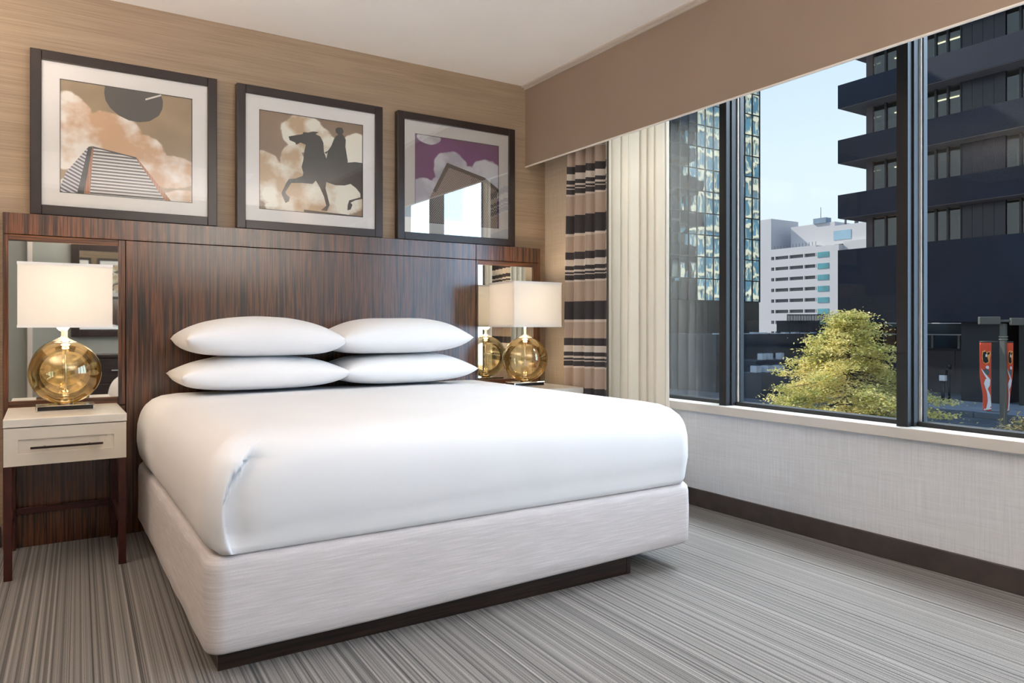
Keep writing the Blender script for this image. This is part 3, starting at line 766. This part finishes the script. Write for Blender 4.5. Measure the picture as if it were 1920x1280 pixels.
bm = bmesh.new(); add_rod(bm, (46.2, 23.35, -3.5), (46.2, 23.35, -1.9), .07); add_rod(bm, (46.2, 23.35, -1.55), (46.2, 23.35, -1.25), .13)
o_ = obj('sign_post', bm, TFR, None, origin=(46.2, 23.35, -3.5)); tag(o_, 'short dark sign post just behind the parking meter', 'post')

# ------------------------------------------------------------------ mirrored glass tower
mg = M('mirror_glass_panel', (.13, .19, .25, 1), .03, Metallic=1.0)
mg.p.inputs['Base Color'].default_value = (.50, .63, .72, 1)
nb_ = mg.noise(mg.coord((1.0, 1, .55), kind='World'), .75, 2, .5); mg.bump(nb_, .055, .25)
MGL = mg.m
MGD = simple('tower_dark_glazing', (.010, .020, .036, 1), .35, .3, .15)
MUL = simple('tower_mullion', (.018, .022, .026, 1), .5, .1, 2)
gt = empty('glass_tower', (46, 50, ZG), 'mirrored glass office tower reflecting a pale building, nearest the sheer curtain', 'building')
GTX1 = 55.72; GTY = 45.0; PWD = 1.02; PHT = 1.9
box('core', 26, GTX1, GTY+.12, GTY+14, ZG, 34, MGD, gt)
src = None
rnd = random.Random(12)
zrow0 = 3.3
for r_ in range(11):
    for c__ in range(13):
        xr = GTX1-.04-c__*PWD; z0 = zrow0+r_*PHT
        if src is None:
            bm = bmesh.new(); add_box(bm, -(PWD-.07), 0, 0, .03, 0, PHT-.09); 
            me = bpy.data.meshes.new('pane'); bm.to_mesh(me); bm.free(); me.materials.append(MGL)
            src = bpy.data.objects.new('pane', me); COL.objects.link(src); o = src; o.parent = gt
        else: o = src.copy(); COL.objects.link(o)
        o.location = Vector((xr, GTY, z0))-gt.location
        o.rotation_euler = (rnd.gauss(0, .006), 0, rnd.gauss(0, .010))
for c__ in range(14):
    xr = GTX1-.04-c__*PWD+.035; box('mullion', xr-.03, xr+.03, GTY-.06, GTY+.1, zrow0-.05, zrow0+11*PHT, MUL, gt)
for r_ in range(12): box('transom', 42.3, GTX1, GTY-.03, GTY+.1, zrow0+r_*PHT-.09, zrow0+r_*PHT, MUL, gt)
for i in range(6):
    box('lower_panel', GTX1-.04-(i+1)*2.25, GTX1-.08-i*2.25, GTY, GTY+.1, ZG, zrow0-.12, MGD, gt)
o = box('far_glazing', 26, 42.3, GTY, GTY+.1, ZG, 34, MGL, gt); o['kind'] = 'stuff'

# ------------------------------------------------------------------ buildings behind us, seen as reflections only
PALE = simple('sunlit_limestone', (.85, .70, .50, 1), .8, .08, .2)
WINP = simple('dark_office_window', (.10, .21, .28, 1), .3, .3, .3)
PW2 = simple('white_render', (.86, .84, .80, 1), .8, .04, .2)
def grid_building(name, x0, x1, y, depth, z1, px, pz, fx, fz, mw, mg_, label, side=1):
    b = empty(name, ((x0+x1)/2, y-depth/2, ZG), label, 'building')
    box('wall', x0, x1, y-depth, y-.35, ZG, z1, mg_, b)
    bm = bmesh.new(); x = x0
    while x <= x1: add_box(bm, x-fx/2, x+fx/2, y-.35, y, ZG, z1); x += px
    z = 0
    while z <= z1: add_box(bm, x0, x1, y-.35, y-.02, z-fz/2, z+fz/2); z += pz
    o_ = obj('window_grid', bm, mw, b); o_['kind'] = 'stuff'
    return b
grid_building('stone_office_building', 66, 170, -2, 20, 62, 3.0, 3.6, .50, .62, PALE, WINP, 'pale stone office building with a window grid, seen reflected in the glass tower')
grid_building('white_apartment_building', 9, 46, -30, 14, 30, 3.2, 3.3, 1.3, 1.3, PW2, WINP, 'white building with square windows, reflected in the glass of the rightmost picture')

# ------------------------------------------------------------------ white building far off
WB = simple('white_concrete', (.55, .53, .55, 1), .8, .04, .05)
SLOT = simple('dark_slot', (.10, .11, .12, 1), .5, .2, .2)
TEAL = simple('teal_window_glass', (.10, .30, .34, 1), .15, .3, .2)
wb = empty('white_office_building', (176, 124, ZG), 'distant white office block with long dark slot windows between the two towers', 'building')
box('stair_tower', 172, 184, 135.0, 139.6, ZG, 31.1, WB, wb)
box('wall', 172.6, 190, 120.8, 135.0, ZG, 22.4, WB, wb)
box('corner_wall', 172.0, 190, 114.2, 120.8, ZG, 22.0, WB, wb)
box('far_wing', 174, 190, 90, 114.2, ZG, 22.9, WB, wb)
for k in range(9):
    z1_ = 20.35-2.97*k; z0_ = z1_-.90
    ys_ = [(134.8, 134.0), (133.6, 129.5), (128.9, 124.8), (124.2, 120.9)]
    lo = z0_-2.07
    box('spandrel', 172.0, 172.6, 120.8, 135.0, lo if k < 8 else ZG, z0_, WB, wb)
    for (a_, b_) in ys_:
        box('slot_window', 172.5, 172.6, b_, a_, z0_, z1_, SLOT, wb)
    for a_ in (133.8, 129.2, 124.5, 120.85): box('slot_pier', 172.0, 172.6, a_-.18, a_+.18, z0_, z1_, WB, wb)
    box('teal_window', 171.9, 172.05, 117.0, 120.3, z0_-.4, z1_+.1, TEAL, wb)
    box('wing_window', 173.9, 174.02, 92, 113.6, z0_, z1_+.2, TEAL if k == 0 else SLOT, wb)
box('spandrel', 172.0, 172.6, 120.8, 135.0, 20.35, 22.4, WB, wb)
box('penthouse', 176, 188, 118.0, 131.5, 22.0, 28.6, WB, wb); box('penthouse', 175.5, 188, 95, 118.0, 22.5, 27.4, WB, wb)
for a_ in (115.5, 101.5): box('penthouse_window', 175.4, 175.55, a_-2.5, a_+2.5, 23.6, 26.0, simple('pale_blue_glass', (.28, .42, .52, 1), .2, .1, .2), wb)
for a_, r_ in ((112.5, .5), (109.2, .55), (115.6, .3)):
    bm = bmesh.new(); add_rod(bm, (177, a_, 27.4), (177, a_, 28.9), r_); obj('roof_vent', bm, SLOT, wb)
box('roof_unit', 175.6, 178, 120.4, 124.2, 28.6, 30.0, simple('blue_grey_unit', (.20, .27, .36, 1), .6, .1, .5), wb)
bm = bmesh.new(); add_rod(bm, (176.5, 122.5, 29), (176.5, 122.5, 33), .08); obj('mast', bm, SLOT, wb)
for i in range(14): box('roof_rail_post', 172.2, 172.3, 121+i, 121.08+i, 22.4, 23.4, SLOT, wb)

# ------------------------------------------------------------------ low dark roofscape with condensers
LD = simple('dark_blue_roof_wall', (.030, .042, .062, 1), .6, .3, .5)
lb = empty('low_dark_building', (45, 34, ZG), 'low dark blue building in front of the glass tower, carrying small pale units', 'building')
box('upper_block', 40.5, 51.5, 36.5, 43.5, ZG, .45, LD, lb)
box('terrace', 41.2, 51.5, 33.6, 36.5, ZG, -1.35, LD, lb)
box('lower_terrace', 39.2, 51.5, 31.5, 33.6, ZG, -2.05, LD, lb)
rnd = random.Random(9)
ACM = simple('pale_unit_casing', (.55, .60, .66, 1), .5, .08, 2)
def ac(x, y, z, lab, s_=.42):
    a = empty('condenser', (x, y, z), lab, 'condenser', 'pale rooftop condensers')
    box('casing', x-s_/2, x+s_/2, y-s_/2, y+s_/2, z+.04, z+.48, ACM, a, .02, 1)
    bm = bmesh.new(); add_rod(bm, (x, y, z+.48), (x, y, z+.52), s_*.38, n=16); obj('fan_guard', bm, SLOT, a)
    bm = bmesh.new(); add_box(bm, x-s_/2, x-s_/2+.06, y-s_/2, y+s_/2, z, z+.04); add_box(bm, x+s_/2-.06, x+s_/2, y-s_/2, y+s_/2, z, z+.04); obj('skid', bm, SLOT, a)
AL = 'small pale condenser on the dark roof, '
ac(42.25, 33.95, -1.35, AL+'leftmost of the upper row'); ac(43.0, 33.95, -1.35, AL+'middle of the upper row'); ac(44.2, 33.95, -1.35, AL+'rightmost of the upper row')
ac(39.6, 32.3, -2.05, AL+'leftmost of the lower row', .5); ac(40.5, 32.1, -2.05, AL+'middle of the lower row', .6); ac(41.4, 31.9, -2.05, AL+'rightmost of the lower row', .6)
bm = bmesh.new()
for i in range(12): add_box(bm, 40.6, 41.0, 36.55, 36.95, .45, .45+rnd.uniform(.04, .12)) if i == 0 else add_box(bm, 41+i*1.2, 41+i*1.2+rnd.uniform(.3, .9), 36.55, 36.95, .45, .45+rnd.uniform(.05, .16))
obj('parapet_blocks', bm, ACM, lb)
sc = empty('rooftop_screen', (53.3, 38.2, -3.7), 'dark slatted metal screen on a roof in front of the white building', 'screen')
for i in range(26): 
    t = i/25; box('slat', 51.88+2.79*t-.03, 51.88+2.79*t+.03, 38.1-1.77*t-.03+1.0, 38.1-1.77*t+.03+1.0, .45, 2.02, LD, sc)
for zz in (.5, 1.97):
    bm = bmesh.new(); add_rod(bm, (51.88, 39.1, zz), (54.67, 37.33, zz), .04); obj('rail', bm, LD, sc)
box('equipment', 53.6, 56, 39.0, 41.5, -3.5, 1.5, LD, sc); box('screen_base', 52.5, 56, 39.2, 41.5, -3.5, .45, LD, sc)
sbr = simple('ochre_brick', (.16, .09, .045, 1), .8, .2, .8)
ob = box('ochre_wall', 53.5, 54, 30.9, 36.2, -3.5, .95, sbr); tag(ob, 'ochre brown wall glimpsed behind the treetop under the dark tower', 'wall')

# ------------------------------------------------------------------ street lamp with banners
PM = simple('grey_green_metal', (.085, .085, .075, 1), .5, .08, 2)
LX, LY = 24.2, 10.67
sl = empty('street_lamp', (LX, LY, ZG), 'grey street lamp post with twin box heads, right of the tree', 'street lamp')
bm = bmesh.new(); add_box(bm, LX-.075, LX+.075, LY-.075, LY+.075, ZG, 1.12, .01, 1); obj('pole', bm, PM, sl)
for zz in (.72, .64, -1.95, -2.12): box('band', LX-.09, LX+.09, LY-.09, LY+.09, zz, zz+.025, simple('pale_band', (.25, .25, .2, 1), .5) if zz == .72 else bpy.data.materials['pale_band'], sl)
ang = math.radians(-58)
def rot_box(name, cx, cy, hx, hy, z0, z1, a, m_, parent):
    bm = bmesh.new(); add_box(bm, -hx, hx, -hy, hy, z0, z1, .015, 1)
    bmesh.ops.rotate(bm, verts=bm.verts, cent=(0, 0, 0), matrix=Matrix.Rotation(a, 3, 'Z')); bmesh.ops.translate(bm, verts=bm.verts, vec=(cx, cy, 0))
    return obj(name, bm, m_, parent)
dx_, dy_ = math.cos(ang), math.sin(ang)
rot_box('arm', LX, LY, .32, .035, 1.16, 1.24, ang, PM, sl)
rot_box('lamp_head', LX-dx_*.36, LY-dy_*.36, .27, .16, 1.10, 1.33, ang, PM, sl)
rot_box('lamp_head', LX+dx_*.33, LY+dy_*.33, .16, .15, 1.07, 1.29, ang, PM, sl)
OR = fabric('orange_banner_fabric', (.72, .085, .035, 1), .06)
BW = simple('banner_white', (.75, .75, .78, 1), .8, .1, 6); BB = simple('banner_black', (.015, .014, .016, 1), .8, .2, 6); BG = simple('banner_grey', (.10, .13, .13, 1), .8, .2, 6); BOR = simple('banner_light_orange', (.85, .35, .10, 1), .8, .1, 6)
def banner(sgn, name_lab):
    b = empty('banner', (LX+sgn*dx_*.12, LY+sgn*dy_*.12, .5), name_lab, 'banner', 'orange banners on the street lamp')
    a = ang+(0 if sgn > 0 else 0)
    W, HH = .38, 2.05; n = 10; nzz = 24
    def P_(u, z, lift=0):
        bow = .05*math.sin(PI*(z+HH)/HH*1.1)*(1-u)
        uu = (.30+u*.30 if sgn < 0 else .09+u*.16)-(.08*sm(-HH*.45, -HH*.8, z)*u if sgn < 0 else .10*sm(-HH*.3, -HH, z)*u)
        return Vector((LX+sgn*dx_*uu-dy_*(bow+.02), LY+sgn*dy_*uu+dx_*(bow+.02), .55+z))+Vector((-.86, -.5, 0))*lift
    bm = bmesh.new(); g_ = [[bm.verts.new(P_(i/n, -HH*j/nzz)) for i in range(n+1)] for j in range(nzz+1)]
    for j in range(nzz):
        for i in range(n):
            f_ = bm.faces.new((g_[j][i], g_[j][i+1], g_[j+1][i+1], g_[j+1][i]))
    cl = obj('cloth', bm, OR, b, True)
    sd = cl.modifiers.new('t', 'SOLIDIFY'); sd.thickness = .006; sd.offset = 0
    def flat(nm, pts, m_, lift):
        bm = bmesh.new(); vs = [bm.verts.new(P_(u if sgn > 0 else 1-u, -z*HH, lift)) for u, z in pts]; bm.faces.new(vs)
        bmesh.ops.triangulate(bm, faces=bm.faces[:]); o_ = obj(nm, bm, m_, cl); s2_ = o_.modifiers.new('t', 'SOLIDIFY'); s2_.thickness = .004
    flat('emblem_outline', [(.22, .13), (.45, .11), (.60, .14), (.92, .12), (.95, .17), (.74, .20), (.86, .24), (.84, .29), (.55, .32), (.28, .29), (.18, .22)], BOR, .012)
    flat('emblem_mark', [(.30, .14), (.55, .13), (.58, .17), (.46, .20), (.48, .26), (.76, .28), (.52, .305), (.30, .28), (.25, .20)], BB, .018)
    flat('emblem_mark', [(.50, .17), (.64, .17), (.62, .21), (.50, .21)], BW, .022)
    flat('emblem_mark', [(.66, .15), (.86, .135), (.84, .165), (.66, .185)], BB, .020)
    # printed player in a white uniform
    flat('printed_helmet', [(.50, .36), (.62, .335), (.80, .35), (.80, .385), (.60, .39)], BW, .015)
    flat('printed_torso', [(.35, .40), (.62, .38), (.85, .42), (.80, .47), (.52, .48), (.34, .45)], BG, .015)
    flat('printed_arm', [(.10, .38), (.18, .39), (.45, .45), (.90, .54), (.85, .58), (.50, .51), (.30, .45)], BW, .018)
    flat('printed_legs', [(.28, .60), (.50, .53), (.92, .55), (.86, .63), (.62, .68), (.90, .78), (.98, .93), (.60, .985), (.36, .98), (.58, .86), (.52, .75), (.40, .68)], BW, .018)
    flat('printed_strip', [(.12, .975), (.98, .955), (.98, .975), (.12, .995)], BW, .02)
    bm = bmesh.new(); add_rod(bm, (LX, LY, .58), P_(1.02, .03), .012); add_rod(bm, (LX, LY, .53-HH), P_(.6, -HH-.02), .012); obj('bracket', bm, PM, b)
banner(-1, 'orange banner with printed player left of the lamp pole')
banner(1, 'orange banner mostly hidden on the right side of the lamp pole')

# ------------------------------------------------------------------ trees
def leafmat(name, a, b, c_, tr=.45):
    m = M(name, a, .6); oi = m.n('NewGeometry')
    co_ = m.noise(m.coord((1, 1, 1), kind='World'), 5.5, 2)
    n2 = m.noise(m.coord((1, 1, 1), kind='World'), 1.1, 2)
    f_ = m.math('ADD', m.math('MULTIPLY', co_, .5), m.math('MULTIPLY', n2, .5))
    c = m.ramp(f_, [(.38, a), (.5, b), (.62, c_)]); m.base(c)
    t = m.n('BsdfTranslucent'); m.l(c, t.inputs[0]); mx = m.n('MixShader'); mx.inputs[0].default_value = tr
    m.l(m.p.outputs[0], mx.inputs[1]); m.l(t.outputs[0], mx.inputs[2]); m.l(mx.outputs[0], m.out.inputs[0]); return m.m
LEAFM = leafmat('yellow_green_leaf', (.26, .30, .08, 1), (.74, .68, .24, 1), (.98, .84, .42, 1))
BARK = simple('tree_bark', (.06, .045, .035, 1), .9, .3, 8)
def tree(x, y, zt, zb_, rad, nleaf, label, seed, lsize=.085, leafm=LEAFM, trunk=True, sq=1.0):
    rnd = random.Random(seed)
    t = empty('tree', (x, y, ZG), label, 'tree')
    bm = bmesh.new(); add_rod(bm, (x, y, ZG), (x+.05, y, zb_), .14, .10); add_rod(bm, (x+.05, y, zb_), (x, y, zt-.3), .10, .02)
    obj('trunk', bm, BARK, t)
    bmB = bmesh.new(); vs, fs = [], []
    nb = int((zt-zb_)*46)
    clumps = []
    for i in range(nb):
        h_ = rnd.random()**.85
        z = zb_+.25+(zt-zb_-.3)*h_
        R_ = rad*(1-h_)**.95*rnd.uniform(.5, 1.1)+.10
        a = rnd.uniform(0, 2*PI)
        tip = Vector((x+R_*math.cos(a), y+R_*math.sin(a), z-.16*R_+rnd.uniform(-.05, .1)))
        st = Vector((x, y, z-.1+.12*R_))
        add_rod(bmB, st, tip, .018, .005, 4)
        k_ = max(2, int(R_*3.2))
        for j in range(k_):
            tt = .35+.65*(j+1)/k_; c0 = st.lerp(tip, tt)
            clumps.append((c0+Vector((rnd.gauss(0, .10), rnd.gauss(0, .10), rnd.gauss(0, .04))), .22+.10*rnd.random()))
    obj('branches', bmB, BARK, t)
    per_ = max(1, nleaf//len(clumps))
    for c0, cr in clumps:
        for q in range(per_):
            p = c0+Vector((rnd.gauss(0, cr*.62), rnd.gauss(0, cr*.62), rnd.gauss(0, cr*.17)))
            nrm = Vector((rnd.gauss(0, .55), rnd.gauss(0, .55), 1)).normalized()
            a_ = nrm.orthogonal().normalized(); a_ = Matrix.Rotation(rnd.uniform(0, 2*PI), 3, nrm) @ a_; b_ = nrm.cross(a_)
            s_ = lsize*rnd.uniform(.6, 1.25); k0 = len(vs)
            vs += [p-a_*s_*.5, p-b_*s_*.26+nrm*s_*.06, p+a_*s_*.55-nrm*s_*.10, p+b_*s_*.26+nrm*s_*.06]
            fs += [(k0, k0+1, k0+2), (k0, k0+2, k0+3)]
    me = bpy.data.meshes.new('foliage'); me.from_pydata([v-t.location for v in vs], [], fs); me.materials.append(leafm)
    o_ = bpy.data.objects.new('foliage', me); COL.objects.link(o_); o_.parent = t; o_['kind'] = 'stuff'
    return t
tree(16.62, 10.78, 1.42, -2.9, 3.6, 80000, 'yellow green tree with layered drooping branches filling the middle window pane', 2)
tree(17.0, 7.0, -.85, -3.2, 1.05, 5200, 'small pale leafed tree at the lower right corner of the window', 8, .10, leafmat('pale_autumn_leaf', (.16, .15, .07, 1), (.38, .33, .17, 1), (.62, .52, .30, 1)))
